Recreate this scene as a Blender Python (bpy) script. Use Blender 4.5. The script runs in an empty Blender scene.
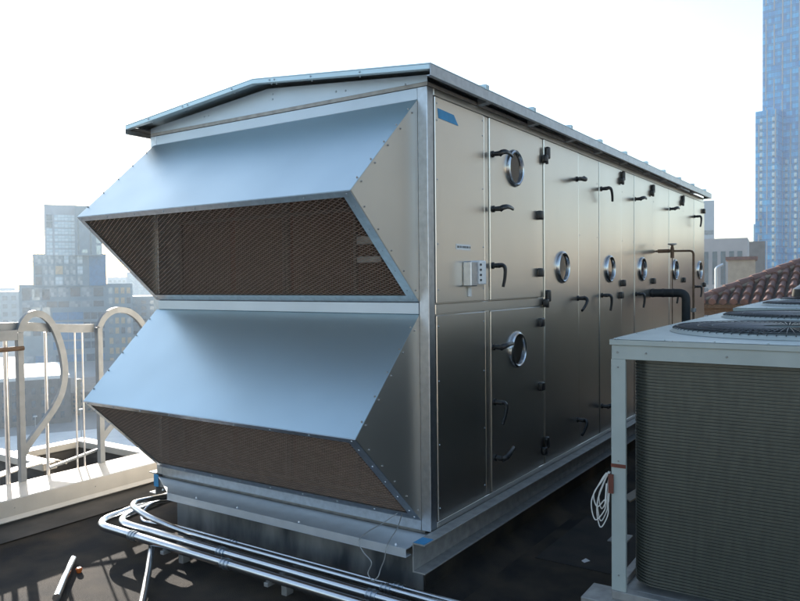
import bpy, bmesh, math, random
from mathutils import Vector, Matrix, noise
random.seed(7)
S = bpy.context.scene
R = math.radians

# ------------------------------------------------------------------ camera
CAM = Vector((-3.3238, -2.0403, 1.7502))
YAW, PITCH, ROLL, FPX = 0.590782, -0.0267545, -0.0104385, 727.06
fwd = Vector((math.cos(PITCH)*math.cos(YAW), math.cos(PITCH)*math.sin(YAW), math.sin(PITCH)))
rgt = Vector((math.sin(YAW), -math.cos(YAW), 0)); upv = rgt.cross(fwd)
r2 = math.cos(ROLL)*rgt + math.sin(ROLL)*upv
u2 = -math.sin(ROLL)*rgt + math.cos(ROLL)*upv
cd = bpy.data.cameras.new('camera'); cam = bpy.data.objects.new('camera', cd); S.collection.objects.link(cam)
cam.matrix_world = Matrix(((r2.x, u2.x, -fwd.x, CAM.x), (r2.y, u2.y, -fwd.y, CAM.y), (r2.z, u2.z, -fwd.z, CAM.z), (0, 0, 0, 1)))
cd.sensor_width = 36; cd.lens = FPX/800*36; cd.clip_start = .05; cd.clip_end = 20000
cd.dof.use_dof = True; cd.dof.focus_distance = 4.6; cd.dof.aperture_fstop = 6.3
S.camera = cam
# ------------------------------------------------------------------ light
SUN_AZ = math.atan2(.892, .452); SUN_EL = R(15.0)
W = bpy.data.worlds.new('World'); S.world = W; W.use_nodes = True
nt = W.node_tree; bg = nt.nodes['Background']; sk = nt.nodes.new('ShaderNodeTexSky')
sk.sky_type = 'NISHITA'; sk.sun_disc = False; sk.sun_elevation = SUN_EL; sk.sun_rotation = math.pi/2-SUN_AZ
sk.air_density = 1.0; sk.dust_density = 1.1; sk.ozone_density = 1.6
nt.links.new(sk.outputs[0], bg.inputs[0]); bg.inputs[1].default_value = .105
sd = bpy.data.lights.new('sun', 'SUN'); so = bpy.data.objects.new('sun', sd); S.collection.objects.link(so)
sd.energy = 4.8; sd.angle = R(.5); sd.color = (1, .93, .84)
sv = Vector((math.cos(SUN_EL)*math.cos(SUN_AZ), math.cos(SUN_EL)*math.sin(SUN_AZ), math.sin(SUN_EL)))
so.rotation_euler = sv.to_track_quat('Z', 'Y').to_euler(); so.location = (0, 0, 30)
S.view_settings.view_transform = 'Standard'; S.view_settings.look = 'None'; S.view_settings.gamma = 1
S.view_settings.use_curve_mapping = False; S.view_settings.exposure = 1.75
S.cycles.max_bounces = 8; S.cycles.volume_bounces = 0

# ------------------------------------------------------------------ materials
def mat(name, col, rough=.5, metal=0, nscale=0, namt=.0, bump=0, bscale=8, stretch=(1, 1, 1), col2=None, rvar=0, detail=4, spec=.5, bstretch=None, thr=None):
    m = bpy.data.materials.new(name); m.use_nodes = True; t = m.node_tree; b = t.nodes['Principled BSDF']
    b.inputs['Base Color'].default_value = (*col, 1); b.inputs['Roughness'].default_value = rough; b.inputs['Metallic'].default_value = metal
    b.inputs['Specular IOR Level'].default_value = spec
    tc = t.nodes.new('ShaderNodeTexCoord'); mp = t.nodes.new('ShaderNodeMapping'); mp.inputs['Scale'].default_value = stretch
    t.links.new(tc.outputs['Object'], mp.inputs[0])
    if nscale:
        n = t.nodes.new('ShaderNodeTexNoise'); n.inputs['Scale'].default_value = nscale; n.inputs['Detail'].default_value = detail
        t.links.new(mp.outputs[0], n.inputs['Vector'])
        mr = t.nodes.new('ShaderNodeMapRange'); a, c_ = thr or (.3, .7)
        mr.inputs['From Min'].default_value = a; mr.inputs['From Max'].default_value = c_
        t.links.new(n.outputs['Fac'], mr.inputs[0])
        mx = t.nodes.new('ShaderNodeMix'); mx.data_type = 'RGBA'
        c2 = col2 or tuple(max(0, v*(1-namt)) for v in col)
        mx.inputs[6].default_value = (*col, 1); mx.inputs[7].default_value = (*c2, 1)
        t.links.new(mr.outputs[0], mx.inputs[0]); t.links.new(mx.outputs[2], b.inputs['Base Color'])
        if rvar:
            m2 = t.nodes.new('ShaderNodeMapRange'); m2.inputs['To Min'].default_value = rough-rvar; m2.inputs['To Max'].default_value = rough+rvar
            t.links.new(n.outputs['Fac'], m2.inputs[0]); t.links.new(m2.outputs[0], b.inputs['Roughness'])
    if bump:
        n2 = t.nodes.new('ShaderNodeTexNoise'); n2.inputs['Scale'].default_value = bscale; n2.inputs['Detail'].default_value = 3
        if bstretch:
            mp2 = t.nodes.new('ShaderNodeMapping'); mp2.inputs['Scale'].default_value = bstretch
            t.links.new(tc.outputs['Object'], mp2.inputs[0]); t.links.new(mp2.outputs[0], n2.inputs['Vector'])
        else: t.links.new(mp.outputs[0], n2.inputs['Vector'])
        bp = t.nodes.new('ShaderNodeBump'); bp.inputs['Strength'].default_value = 1; bp.inputs['Distance'].default_value = bump
        t.links.new(n2.outputs['Fac'], bp.inputs['Height']); t.links.new(bp.outputs[0], b.inputs['Normal'])
    return m
M = {}
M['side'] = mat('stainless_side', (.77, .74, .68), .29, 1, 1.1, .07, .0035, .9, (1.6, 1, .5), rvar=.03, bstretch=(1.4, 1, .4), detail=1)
M['hoodm'] = mat('hood_sheet', (.51, .64, .69), .38, .84, 1.5, .09, .0025, 1.6, (1, 1, 1), rvar=.09, detail=6)  # blue cast of the sky's reflection is mixed into the base colour
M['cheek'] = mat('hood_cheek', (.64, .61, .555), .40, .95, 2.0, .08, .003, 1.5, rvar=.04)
M['galv'] = mat('galvanised', (.52, .56, .60), .36, 1, 30, .18, .0006, 20, rvar=.06)
M['galvd'] = mat('galvanised_dull', (.40, .385, .36), .5, .45, 18, .3, .0005, 20, rvar=.08)
M['alum'] = mat('aluminium_sill', (.66, .70, .73), .38, .55, 12, .1, .001, 9, rvar=.05)
M['dark'] = mat('soffit_shade', (.03, .03, .03), .8)
M['black'] = mat('black_plastic', (.012, .012, .013), .35, 0, 40, .2, .0004, 60)
M['insul'] = mat('black_insulation', (.012, .014, .014), .65, 0, 20, .4, .004, 30)
M['chrome'] = mat('viewport_ring', (.55, .55, .55), .22, 1)
M['glass'] = mat('viewport_glass', (.03, .025, .02), .04, 0, spec=.6)
M['mesh'] = mat('expanded_mesh', (.52, .38, .30), .55, .3, 25, .3)
M['filter'] = mat('filter_media', (.19, .10, .068), .9, 0, 14, .4, .003, 40)  # brown media, reddened to carry warm light reflected from the roof
M['tape'] = mat('blue_tape', (.05, .28, .52), .6, 0, 20, .2)
M['rtape'] = mat('brown_tape', (.17, .05, .03), .7, 0, 20, .3)
M['white'] = mat('white_plastic', (.75, .75, .73), .4, 0, 20, .06)
M['ink'] = mat('ink', (.05, .05, .05), .6)
M['curb'] = mat('tarred_concrete', (.22, .22, .21), .85, 0, 5, .5, .006, 12, (1, 1, .35), col2=(.045, .05, .055), thr=(.35, .62))
M['deck'] = mat('roof_membrane', (.024, .022, .020), .9, 0, 3, .5, .007, 190, col2=(.078, .058, .040), thr=(.38, .70), detail=12, spec=.25)
M['deck2'] = mat('roof_membrane_patch', (.030, .028, .026), .8, 0, 5, .5, .006, 160, col2=(.060, .048, .038), thr=(.3, .7), detail=10, spec=.3)
M['coping'] = mat('coping_metal', (.52, .48, .42), .5, .2, 8, .12, .002, 6, rvar=.05)
M['flash'] = mat('parapet_membrane', (.09, .08, .07), .9, 0, 4, .5, .008, 10, (.6, 1, 3), col2=(.04, .038, .036))
M['rail'] = mat('rail_metal', (.23, .24, .245), .5, .2, 14, .2, .0008, 30, rvar=.05)
M['rust'] = mat('rusty_bar', (.20, .12, .07), .75, .3, 25, .5, .002, 40)
M['emt'] = mat('conduit', (.66, .68, .70), .24, 1, 9, .15, .0006, 12, rvar=.06)
M['beige'] = mat('condenser_paint', (.40, .44, .41), .42, 0, 6, .12, .0006, 40, rvar=.06)
M['coil'] = mat('coil_fins', (.125, .13, .11), .42, .5, 40, .2, 0, 1, (1, 1, .2))
M['orange'] = mat('orange_plastic', (.8, .16, .02), .4)
M['red'] = mat('red_plastic', (.45, .03, .02), .5)
M['wire'] = mat('white_wire', (.7, .68, .63), .45)
M['gwire'] = mat('grey_wire', (.35, .35, .34), .4, .4)
M['tile'] = mat('clay_tile', (.22, .12, .095), .75, 0, 6, .5, .004, 30, col2=(.12, .075, .065), detail=6)
M['tileridge'] = mat('ridge_mortar', (.36, .29, .22), .85, 0, 5, .3, .004, 20)
M['stucco'] = mat('stucco', (.42, .35, .27), .85, 0, 2, .2, .004, 30)
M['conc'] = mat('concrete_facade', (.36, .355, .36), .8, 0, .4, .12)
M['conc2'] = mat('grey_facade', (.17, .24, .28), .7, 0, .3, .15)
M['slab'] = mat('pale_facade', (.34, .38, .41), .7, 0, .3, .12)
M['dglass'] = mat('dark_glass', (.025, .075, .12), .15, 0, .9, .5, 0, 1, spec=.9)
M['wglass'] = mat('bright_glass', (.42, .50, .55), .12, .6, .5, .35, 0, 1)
M['bglass'] = mat('blue_netting', (.02, .17, .34), .5, 0, .8, .3)
M['oglass'] = mat('warm_reflection_tan', (.55, .40, .24), .5, 0, .5, .3)  # orange window reflections painted as colour; also the mast's own tan
M['brickd'] = mat('old_masonry', (.14, .13, .125), .85, 0, .5, .35)
M['brown'] = mat('brown_masonry', (.22, .17, .13), .85, 0, .5, .25)
M['neigh'] = mat('taupe_masonry', (.125, .13, .13), .8, 0, .3, .2)  # dark tone for the added tower mirrored in the near panels
M['rackm'] = mat('dull_rack', (.20, .16, .13), .7, .2, 12, .3)  # muted brown, duller than the screen frames
M['railbr'] = mat('sunlit_baluster', (.78, .75, .73), .28, 1, 20, .15)  # paler than the posts: sun glare on the tubes put into the colour
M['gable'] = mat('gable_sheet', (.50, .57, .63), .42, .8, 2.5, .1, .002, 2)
M['street'] = mat('street', (.30, .30, .30), .8, 0, .03, .35)
M['roofw'] = mat('white_roofing', (.75, .74, .70), .7, 0, .3, .15)
# tower glass: panes with per-pane tone
def pane_mat(name, cols, sx, sz):
    m = bpy.data.materials.new(name); m.use_nodes = True; t = m.node_tree; b = t.nodes['Principled BSDF']
    tc = t.nodes.new('ShaderNodeTexCoord'); sp = t.nodes.new('ShaderNodeSeparateXYZ'); t.links.new(tc.outputs['Object'], sp.inputs[0])
    def fl(sock, k):
        a = t.nodes.new('ShaderNodeMath'); a.operation = 'DIVIDE'; a.inputs[1].default_value = k; t.links.new(sock, a.inputs[0])
        c = t.nodes.new('ShaderNodeMath'); c.operation = 'FLOOR'; t.links.new(a.outputs[0], c.inputs[0]); return a, c
    ax = t.nodes.new('ShaderNodeMath'); ax.operation = 'ADD'; t.links.new(sp.outputs[0], ax.inputs[0]); t.links.new(sp.outputs[1], ax.inputs[1])
    a1, c1 = fl(ax.outputs[0], sx); a2, c2 = fl(sp.outputs[2], sz)
    cb = t.nodes.new('ShaderNodeCombineXYZ'); t.links.new(c1.outputs[0], cb.inputs[0]); t.links.new(c2.outputs[0], cb.inputs[2])
    wn = t.nodes.new('ShaderNodeTexWhiteNoise'); t.links.new(cb.outputs[0], wn.inputs[0])
    cr = t.nodes.new('ShaderNodeValToRGB'); t.links.new(wn.outputs[0], cr.inputs[0])
    cr.color_ramp.elements[0].color = (*cols[0], 1); cr.color_ramp.elements[1].color = (*cols[1], 1)
    # mullions
    fx = t.nodes.new('ShaderNodeMath'); fx.operation = 'FRACT'; t.links.new(a1.outputs[0], fx.inputs[0])
    fz = t.nodes.new('ShaderNodeMath'); fz.operation = 'FRACT'; t.links.new(a2.outputs[0], fz.inputs[0])
    lx = t.nodes.new('ShaderNodeMath'); lx.operation = 'LESS_THAN'; lx.inputs[1].default_value = .08; t.links.new(fx.outputs[0], lx.inputs[0])
    lz = t.nodes.new('ShaderNodeMath'); lz.operation = 'LESS_THAN'; lz.inputs[1].default_value = .12; t.links.new(fz.outputs[0], lz.inputs[0])
    mm = t.nodes.new('ShaderNodeMath'); mm.operation = 'MAXIMUM'; t.links.new(lx.outputs[0], mm.inputs[0]); t.links.new(lz.outputs[0], mm.inputs[1])
    mx = t.nodes.new('ShaderNodeMix'); mx.data_type = 'RGBA'; t.links.new(mm.outputs[0], mx.inputs[0])
    t.links.new(cr.outputs[0], mx.inputs[6]); mx.inputs[7].default_value = (*cols[2], 1)
    t.links.new(mx.outputs[2], b.inputs['Base Color']); b.inputs['Roughness'].default_value = .15; b.inputs['Metallic'].default_value = .1
    b.inputs['Specular IOR Level'].default_value = .5
    return m
M['tower'] = pane_mat('tower_curtain_wall', ((.004, .17, .42), (.03, .38, .68), (.01, .14, .32)), 1.3, 3.2)

M['pglass'] = pane_mat('pale_curtain_wall', ((.30, .42, .50), (.55, .62, .66), (.22, .28, .32)), 1.6, 1.9)
M['rglass'] = pane_mat('mixed_curtain_wall', ((.04, .10, .15), (.42, .46, .48), (.20, .25, .28)), 1.3, 1.7)
# ------------------------------------------------------------------ helpers
WM = {}
def wm(o): return WM.get(o.name, Matrix())
class MB:
    def __init__(s): s.b = bmesh.new()
    def box(s, x0, x1, y0, y1, z0, z1, bev=0, mx=None, seg=1):
        r = bmesh.ops.create_cube(s.b, size=1); v = r['verts']
        for q in v: q.co = Vector((x0+(q.co.x+.5)*(x1-x0), y0+(q.co.y+.5)*(y1-y0), z0+(q.co.z+.5)*(z1-z0)))
        if bev:
            es = list({e for q in v for e in q.link_edges})
            rr = bmesh.ops.bevel(s.b, geom=es, offset=bev, segments=seg, affect='EDGES', profile=.5)
            v = list({q for f in rr['faces'] for q in f.verts} | {q for q in v if q.is_valid})
        if mx:
            for q in v: q.co = mx @ q.co
        return s
    def prism(s, pts, off):
        off = Vector(off); a = [s.b.verts.new(Vector(p)) for p in pts]; c = [s.b.verts.new(Vector(p)+off) for p in pts]
        n = len(a); s.b.faces.new(a[::-1]); s.b.faces.new(c)
        for i in range(n): s.b.faces.new((a[i], a[(i+1) % n], c[(i+1) % n], c[i]))
        return s
    def sheet(s, pts, th):
        p = [Vector(q) for q in pts]; n = (p[1]-p[0]).cross(p[2]-p[0]).normalized()
        return s.prism([q for q in p], n*th)
    def tube(s, pts, r, seg=10, flat=None, cap=True):
        P = [Vector(p) for p in pts]; n = len(P); rs = r if isinstance(r, (list, tuple)) else [r]*n
        t = [(P[min(i+1, n-1)]-P[max(i-1, 0)]).normalized() for i in range(n)]
        ref = Vector((0, 0, 1)) if abs(t[0].z) < .9 else Vector((1, 0, 0))
        u = t[0].cross(ref).normalized(); rings = []
        for i in range(n):
            u = (u-t[i]*u.dot(t[i])).normalized(); w = t[i].cross(u)
            k = flat or 1
            rings.append([s.b.verts.new(P[i]+rs[i]*(math.cos(2*math.pi*j/seg)*u+math.sin(2*math.pi*j/seg)*w*k)) for j in range(seg)])
        for a, c in zip(rings, rings[1:]):
            for j in range(seg): s.b.faces.new((a[j], a[(j+1) % seg], c[(j+1) % seg], c[j]))
        if cap: s.b.faces.new(rings[0][::-1]); s.b.faces.new(rings[-1])
        return s
    def strip(s, pts, wv, tv):     # flat bar swept along pts: full width vector wv, thickness follows perpendicular tv
        P = [Vector(p) for p in pts]; n = len(P); wv = Vector(wv); rings = []
        for i in range(n):
            t = (P[min(i+1, n-1)]-P[max(i-1, 0)]).normalized(); q = t.cross(wv).normalized()*tv
            rings.append([s.b.verts.new(P[i]+a*wv/2+b_*q/2) for a, b_ in ((1, 1), (1, -1), (-1, -1), (-1, 1))])
        for a, c in zip(rings, rings[1:]):
            for j in range(4): s.b.faces.new((a[j], a[(j+1) % 4], c[(j+1) % 4], c[j]))
        s.b.faces.new(rings[0][::-1]); s.b.faces.new(rings[-1]); return s
    def screw(s, p, n, r=.0075, h=.004):
        r *= .82; h *= .8
        p = Vector(p); n = Vector(n).normalized(); return s.tube([p, p+n*h, p+n*h*1.6], [r, r*.8, r*.3], 7)
    def mesh(s, name, smooth=False):
        bmesh.ops.recalc_face_normals(s.b, faces=s.b.faces)
        m = bpy.data.meshes.new(name); s.b.to_mesh(m); s.b.free()
        if smooth:
            for p in m.polygons: p.use_smooth = True
            m.set_sharp_from_angle(angle=R(35))
        return m
    def build(s, name, material, parent=None, smooth=False, local=False):
        m = s.mesh(name, smooth); m.materials.append(material)
        if parent is not None and not local: m.transform(wm(parent).inverted())
        return link(name, m, parent)
def link(name, m, parent=None, mx=None):
    o = bpy.data.objects.new(name, m); S.collection.objects.link(o)
    if parent is not None:
        o.parent = parent; WM[o.name] = wm(parent).copy()
    else: WM[o.name] = Matrix()
    if mx is not None:
        o.matrix_basis = (wm(parent).inverted() if parent is not None else Matrix()) @ mx; WM[o.name] = mx
    return o
def empty(name, loc, rz=0):
    o = bpy.data.objects.new(name, None); S.collection.objects.link(o); o.empty_display_size = .2
    o.location = loc; o.rotation_euler = (0, 0, rz); WM[o.name] = Matrix.Translation(loc) @ Matrix.Rotation(rz, 4, 'Z'); return o
def tag(o, label, cat, group=None, kind=None):
    if label: o['label'] = label
    if cat: o['category'] = cat
    if group: o['group'] = group
    if kind: o['kind'] = kind
    return o
def struct(o, label=None, cat=None):
    o['kind'] = 'structure'; return tag(o, label, cat)
def ray(px, py): return ((px-400)/FPX*r2 - (py-300.5)/FPX*u2 + fwd)
def smoothpath(pts, k=6):
    P = [Vector(p) for p in pts]; out = []
    for i in range(len(P)-1):
        a = P[max(i-1, 0)]; b = P[i]; c = P[i+1]; d = P[min(i+2, len(P)-1)]
        for j in range(k):
            t = j/k; out.append(.5*((2*b)+(c-a)*t+(2*a-5*b+4*c-d)*t*t+(3*b-a-3*c+d)*t**3))
    out.append(P[-1]); return out
def fillet(pts, r, k=8):
    P = [Vector(p) for p in pts]; out = [P[0]]
    for i in range(1, len(P)-1):
        a = (P[i-1]-P[i]); c = (P[i+1]-P[i]); rr = min(r, a.length*.48, c.length*.48); a = P[i]+a.normalized()*rr; c = P[i]+c.normalized()*rr
        for j in range(k+1):
            t = j/k; out.append((1-t)**2*a+2*t*(1-t)*P[i]+t*t*c)
    out.append(P[-1]); return out

# ================================================================== GROUND AND OWN ROOF
g = MB(); g.box(-6000, 6000, -6000, 6000, -40, -38.9); struct(g.build('city_ground', M['street']), 'grey street level far below the roof', 'ground')
d = MB(); d.box(-9, 13, -7, 3.02, -.3, 0); d.build('roof_deck', M['deck'])
o = bpy.data.objects['roof_deck']; struct(o, 'dark tarred roof deck around the air handling unit', 'roof deck')
for i, (x0, x1, y0, y1) in enumerate(((.9, 1.87, -6.9, -.21), (-.9, .88, -1.9, -1.02))):
    m = MB(); n = 14; top = []
    m.box(x0, x1, y0, y1, .0005, .0045, .001); m.build('membrane_sheet', M['deck' if i % 2 else 'deck2'], o)
d = MB(); d.box(-9, 13, 3.25, 4.3, -.6, -.25); struct(d.build('lower_roof_deck', M['deck']), 'dark sunken roof strip beyond the metal parapet', 'roof deck')
# own building below
b_ = MB(); b_.box(-9.2, 13.2, -7.2, 4.4, -38.9, -.61); tag(b_.build('host_building', M['brown']), 'brown masonry building whose roof carries the machinery', 'building')

# parapet on the left
pp = empty('parapet_wall', (0, 3.1, 0)); tag(pp, 'low roof parapet with pale metal coping along the left edge', 'parapet')
MB().box(-9, 7.5, 3.0, 3.25, -.25, .12).build('parapet_base', M['flash'], pp)
m = MB()
pr = [(-9, 2.985, .128), (-9, 2.97, .118), (-9, 2.968, .122), (-9, 2.982, .134), (-9, 2.985, .265), (-9, 3.27, .31), (-9, 3.27, .20), (-9, 3.26, .20), (-9, 3.26, .298), (-9, 2.997, .256), (-9, 2.997, .128)]
m.prism([(-9, 2.985, .14), (-9, 2.99, .262), (-9, 3.0, .268), (-9, 3.262, .303), (-9, 3.27, .296), (-9, 3.27, .14)], (16.5, 0, 0))
m.prism([(-9, 2.955, .124), (-9, 2.952, .130), (-9, 2.983, .152), (-9, 2.983, .124)], (16.5, 0, 0))
for i in range(12): m.screw((-1.9+i*.62, 2.985, .205), (0, -1, 0), .006)
m.build('coping', M['coping'], pp)
m = MB()
for x in (-2.3, 1.9): m.box(x-.05, x+.05, 2.979, 3.272, .135, .3131)
m.build('coping_joint', M['coping'], pp)
m = MB(); m.prism([(-9, 2.93, 0), (-9, 2.9, .012), (-9, 2.985, .10), (-9, 2.998, .118), (-9, 2.998, 0)], (16.5, 0, 0)); m.build('membrane_upstand', M['flash'], pp)
# light well copings
def coping_box(name, x0, x1, y0, y1, z, label):
    t = empty(name, ((x0+x1)/2, (y0+y1)/2, -.25)); tag(t, label, 'parapet', 'copings round the sunken roof')
    MB().box(x0+.02, x1-.02, y0+.02, y1-.02, -.6, z-.03).build('wall_core', M['flash'], t)
    MB().box(x0, x1, y0, y1, z-.06, z, .006).build('coping', M['coping'], t)
coping_box('low_parapet', .58, .70, 3.28, 4.30, .30, 'short pale coping running away from the parapet beside the unit')
coping_box('low_parapet', .04, .575, 4.17, 4.30, .30, 'short far coping closing the sunken roof behind the railing')
coping_box('low_parapet', -.09, .035, 3.62, 5.6, .30, 'pale coping running outward past the first grab loop')

# ================================================================== GUARDRAIL
gr = empty('guardrail', (-.1, 3.3, .29)); tag(gr, 'grey metal guardrail with curved grab loops on the parapet', 'railing')
Y = 3.25
def post(x, y, w, z0, z1, name='baluster', t=.012, mt='rail'):
    MB().tube([(x, y, z0), (x, y, z1)], w/2, 12).build(name, M['railbr'], gr, smooth=True)
for x, w, z1 in ((-.60, .014, 1.37), (-.53, .034, 1.37), (-.225, .026, 1.39), (.018, .014, 1.39), (.082, .014, 1.39)): post(x, Y+.06, w, .15, z1, t=.02)
for x in (-.86, -1.1, -1.35, -1.6, -1.85): post(x, Y+.06, .014, .15, 1.37, t=.02)
for x0, ks in ((-.45, 1), (.20, 1.5)):
    MB().box(x0-.024, x0+.02, Y-.01, Y+.035, .29, 1.40, .002).build('post', M['rail'], gr)
    lp = [(0, 1.40), (.03, 1.475), (.08, 1.525), (.13, 1.535), (.19, 1.515), (.25, 1.45), (.30, 1.34), (.335, 1.20), (.345, 1.06), (.32, .93), (.27, .83), (.20, .74), (.12, .65), (.05, .57), (.0, .49)]
    m = MB(); pts = smoothpath([(x0+a*ks, Y+.0125, z) for a, z in lp], 5)
    # plate bar: 45 mm face in the plane of the loop, 12 mm thick
    rings = []
    P = [Vector(p) for p in pts]
    for i in range(len(P)):
        t_ = (P[min(i+1, len(P)-1)]-P[max(i-1, 0)]).normalized(); q = t_.cross(Vector((0, 1, 0))).normalized()
        rings.append([m.b.verts.new(P[i]+a*q*.024+b*Vector((0, .016, 0))) for a, b in ((1, 1), (1, -1), (-1, -1), (-1, 1))])
    for a, c in zip(rings, rings[1:]):
        for j in range(4): m.b.faces.new((a[j], a[(j+1) % 4], c[(j+1) % 4], c[j]))
    m.b.faces.new(rings[0][::-1]); m.b.faces.new(rings[-1])
    m.build('grab_loop', M['rail'], gr, smooth=True)
def band(pts, y, h, t, name, mt='rail'):
    m = MB(); rings = []
    for x, z in pts: rings.append([m.b.verts.new((x, y+b, z+a)) for a, b in ((h/2, t/2), (h/2, -t/2), (-h/2, -t/2), (-h/2, t/2))])
    for a, c in zip(rings, rings[1:]):
        for j in range(4): m.b.faces.new((a[j], a[(j+1) % 4], c[(j+1) % 4], c[j]))
    m.b.faces.new(rings[0][::-1]); m.b.faces.new(rings[-1]); m.build(name, M[mt], gr)
band([(-2.4, 1.385), (-.475, 1.385)], Y, .075, .02, 'top_rail')
band([(v.x, v.z) for v in smoothpath([(-2.4, 0, 1.44), (-.8, 0, 1.445), (-.4, 0, 1.44), (-.15, 0, 1.415), (.05, 0, 1.40), (.175, 0, 1.395)], 6)], Y+.048, .065, .022, 'top_rail')
MB().tube([(-2.4, Y-.06, 1.285), (-.46, Y-.06, 1.29)], .017, 10).build('cross_bar', M['rust'], gr, smooth=True)
band([(-.22, .345), (.2, .405)], Y+.05, .018, .02, 'bottom_rail')
m = MB(); m.strip(smoothpath([(-1.2, 3.60, .22), (-.55, 3.60, .285), (-.28, 3.60, .318), (-.02, 3.60, .325), (.075, 3.60, .28)], 6), (0, .10, 0), .010); m.build('bent_plate', M['coping'], gr, smooth=True)

# ================================================================== CURB UNDER THE UNIT
cb = empty('equipment_curb', (3.4, 1.1, 0)); tag(cb, 'dark tar stained concrete curb under the air handling unit', 'equipment curb')
m = MB(); m.box(-.03, 6.8, .03, 2.06, 0, .30, .008); m.build('curb_block', M['curb'], cb)
m = MB(); m.box(-.034, 6.8, .022, .0295, 0, .285); m.build('side_membrane', M['deck'], cb)
m = MB()
random.seed(3)
prev = None
for i in range(60):
    y = .06+i*(1.98/59); h = .018+.03*abs(noise.noise(Vector((y*6, .3, 0))))+.012*random.random()
    if prev: m.prism([(-.034, prev[0], .3002), (-.034, y, .3002), (-.034, y, .30-h), (-.034, prev[0], .30-prev[1])], (-.008, 0, 0))
    prev = (y, h)
m.build('mortar_bed', M['flash'], cb)
m = MB(); m.prism([(-.2, -.12, .0), (-.2, .03, .0), (-.2, .03, .08)], (7, 0, 0)); m.build('membrane_fillet', M['deck'], cb)

# ================================================================== AIR HANDLING UNIT
UW, UL, B, T = 2.30, 7.0, .39, 2.79
U = empty('air_handling_unit', (3.5, 1.15, .30)); tag(U, 'large stainless steel rooftop air handling unit with two mesh intake hoods', 'air handler')
# walls
m = MB()
m.box(.02, UL-.02, .020, .05, B, T-.01); m.build('side_backing', M['side'], U)
m = MB(); m.box(.02, UL, UW-.03, UW, B, T-.002); m.build('side_wall', M['side'], U)
m = MB(); m.box(UL-.03, UL, .052, UW-.032, B, T-.002); m.build('end_wall', M['side'], U)
m = MB(); m.box(.02, UL-.03, .052, UW-.032, B-.02, B+.02); m.build('floor_pan', M['galvd'], U)
m = MB(); m.box(.0, UL, .0, UW, T-.0, T+.02); m.build('top_panel', M['galvd'], U)
# front frame
for y0, y1 in ((0, .062), (UW-.062, UW)):
    MB().box(-.004, .06, y0, y1, B, T-.003, .003).build('corner_post', M['galv'], U)
MB().box(-.002, .06, .063, UW-.063, 2.722, T-.004, .002).build('top_beam', M['gable'], U)
MB().box(-.010, .06, .063, UW-.063, 1.570, 1.632, .002).build('middle_beam', M['gable'], U)
MB().box(-.004, .06, .063, UW-.063, B, .445, .002).build('bottom_beam', M['galv'], U)
# side rails and panels
def sp(x0, x1, z0, z1, name='wall_panel', p=.006, parent=None, mt='side', bev=.003):
    return MB().box(x0, x1, -p, .019, z0, z1, bev).build(name, M[mt], parent or U)
sp(.0625, UL-.001, 2.749, T-.003, 'top_rail', .002)
sp(.0625, UL-.001, B, .428, 'bottom_rail', .002)
sp(.066, .640, 1.628, 2.745); sp(.066, .640, .432, 1.560)
sp(.0625, 1.56, 1.566, 1.622, 'middle_rail', .002)
sp(.648, .703, 1.626, 2.745, 'mullion', .001); sp(.648, .703, .432, 1.562, 'mullion', .001)
sp(1.487, 1.552, .432, 1.562, 'mullion', .001); sp(1.487, 1.552, 1.626, 2.745, 'mullion', .001)
# shared meshes
def handle_mesh():
    m = MB(); m.tube([(0, 0, 0), (0, -.010, 0), (0, -.012, 0), (0, -.050, 0), (0, -.064, 0)], [.021, .021, .014, .016, .012], 12)
    pts = smoothpath([(-.005, -.050, 0), (.004, -.066, .002), (.010, -.080, -.010), (.014, -.083, -.035), (.016, -.080, -.080), (.014, -.072, -.132)], 5)
    n = len(pts); m.tube(pts, [.019-.006*(i/(n-1)) for i in range(n)], 10, flat=.75)
    me = m.mesh('door_handle', True); me.materials.append(M['black']); return me
HM = handle_mesh()
def hinge_mesh(two):
    m = MB()
    if two:
        m.box(-.022, .022, -.030, 0, -.01, .075, .010, seg=3); m.box(-.075, -.03, -.036, 0, -.045, .012, .010, seg=3) 
        m.tube([(-.028, -.02, -.05), (-.028, -.02, .06)], .011, 10)
    else:
        m.box(-.03, .028, -.036, 0, -.03, .03, .009, seg=3); m.tube([(.03, -.018, -.03), (.03, -.018, .03)], .012, 10)
    me = m.mesh('hinge', True); me.materials.append(M['black']); return me
H1, H2 = hinge_mesh(False), hinge_mesh(True)
def ring_mesh():
    m = MB(); n = 40; prof = [(.094, 0), (.098, -.020), (.106, -.026), (.116, -.020), (.122, -.006), (.122, 0)]
    rings = []
    for i in range(n):
        a = 2*math.pi*i/n; rings.append([m.b.verts.new((r*math.cos(a), y, r*math.sin(a))) for r, y in prof])
    for i in range(n):
        for j in range(len(prof)-1): m.b.faces.new((rings[i][j], rings[(i+1) % n][j], rings[(i+1) % n][j+1], rings[i][j+1]))
    me = m.mesh('viewport_ring', True); me.materials.append(M['chrome']); return me
RM = ring_mesh()
def glass_mesh():
    m = MB(); m.tube([(0, -.002, 0), (0, -.008, 0)], .096, 36); me = m.mesh('viewport_glass'); me.materials.append(M['glass']); return me
GM = glass_mesh()
def hnd(door, x, z, a): link('door_handle', HM, door, Matrix.Translation((x, -.006, z)) @ Matrix.Rotation(a, 4, 'Y'))
def hng(door, x, z, two=False, flip=False):
    mx = Matrix.Translation((x, -.006, z))
    if flip: mx = mx @ Matrix.Rotation(math.pi, 4, 'Y')
    link('hinge', H2 if two else H1, door, mx)
def vp(door, x, z):
    link('viewport_ring', RM, door, Matrix.Translation((x, -.006, z))); link('viewport_glass', GM, door, Matrix.Translation((x, -.006, z)))
def door(x0, x1, z0, z1): return sp(x0, x1, z0, z1, 'access_door', .009)
RT = -math.pi/2      # lever pointing right
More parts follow.
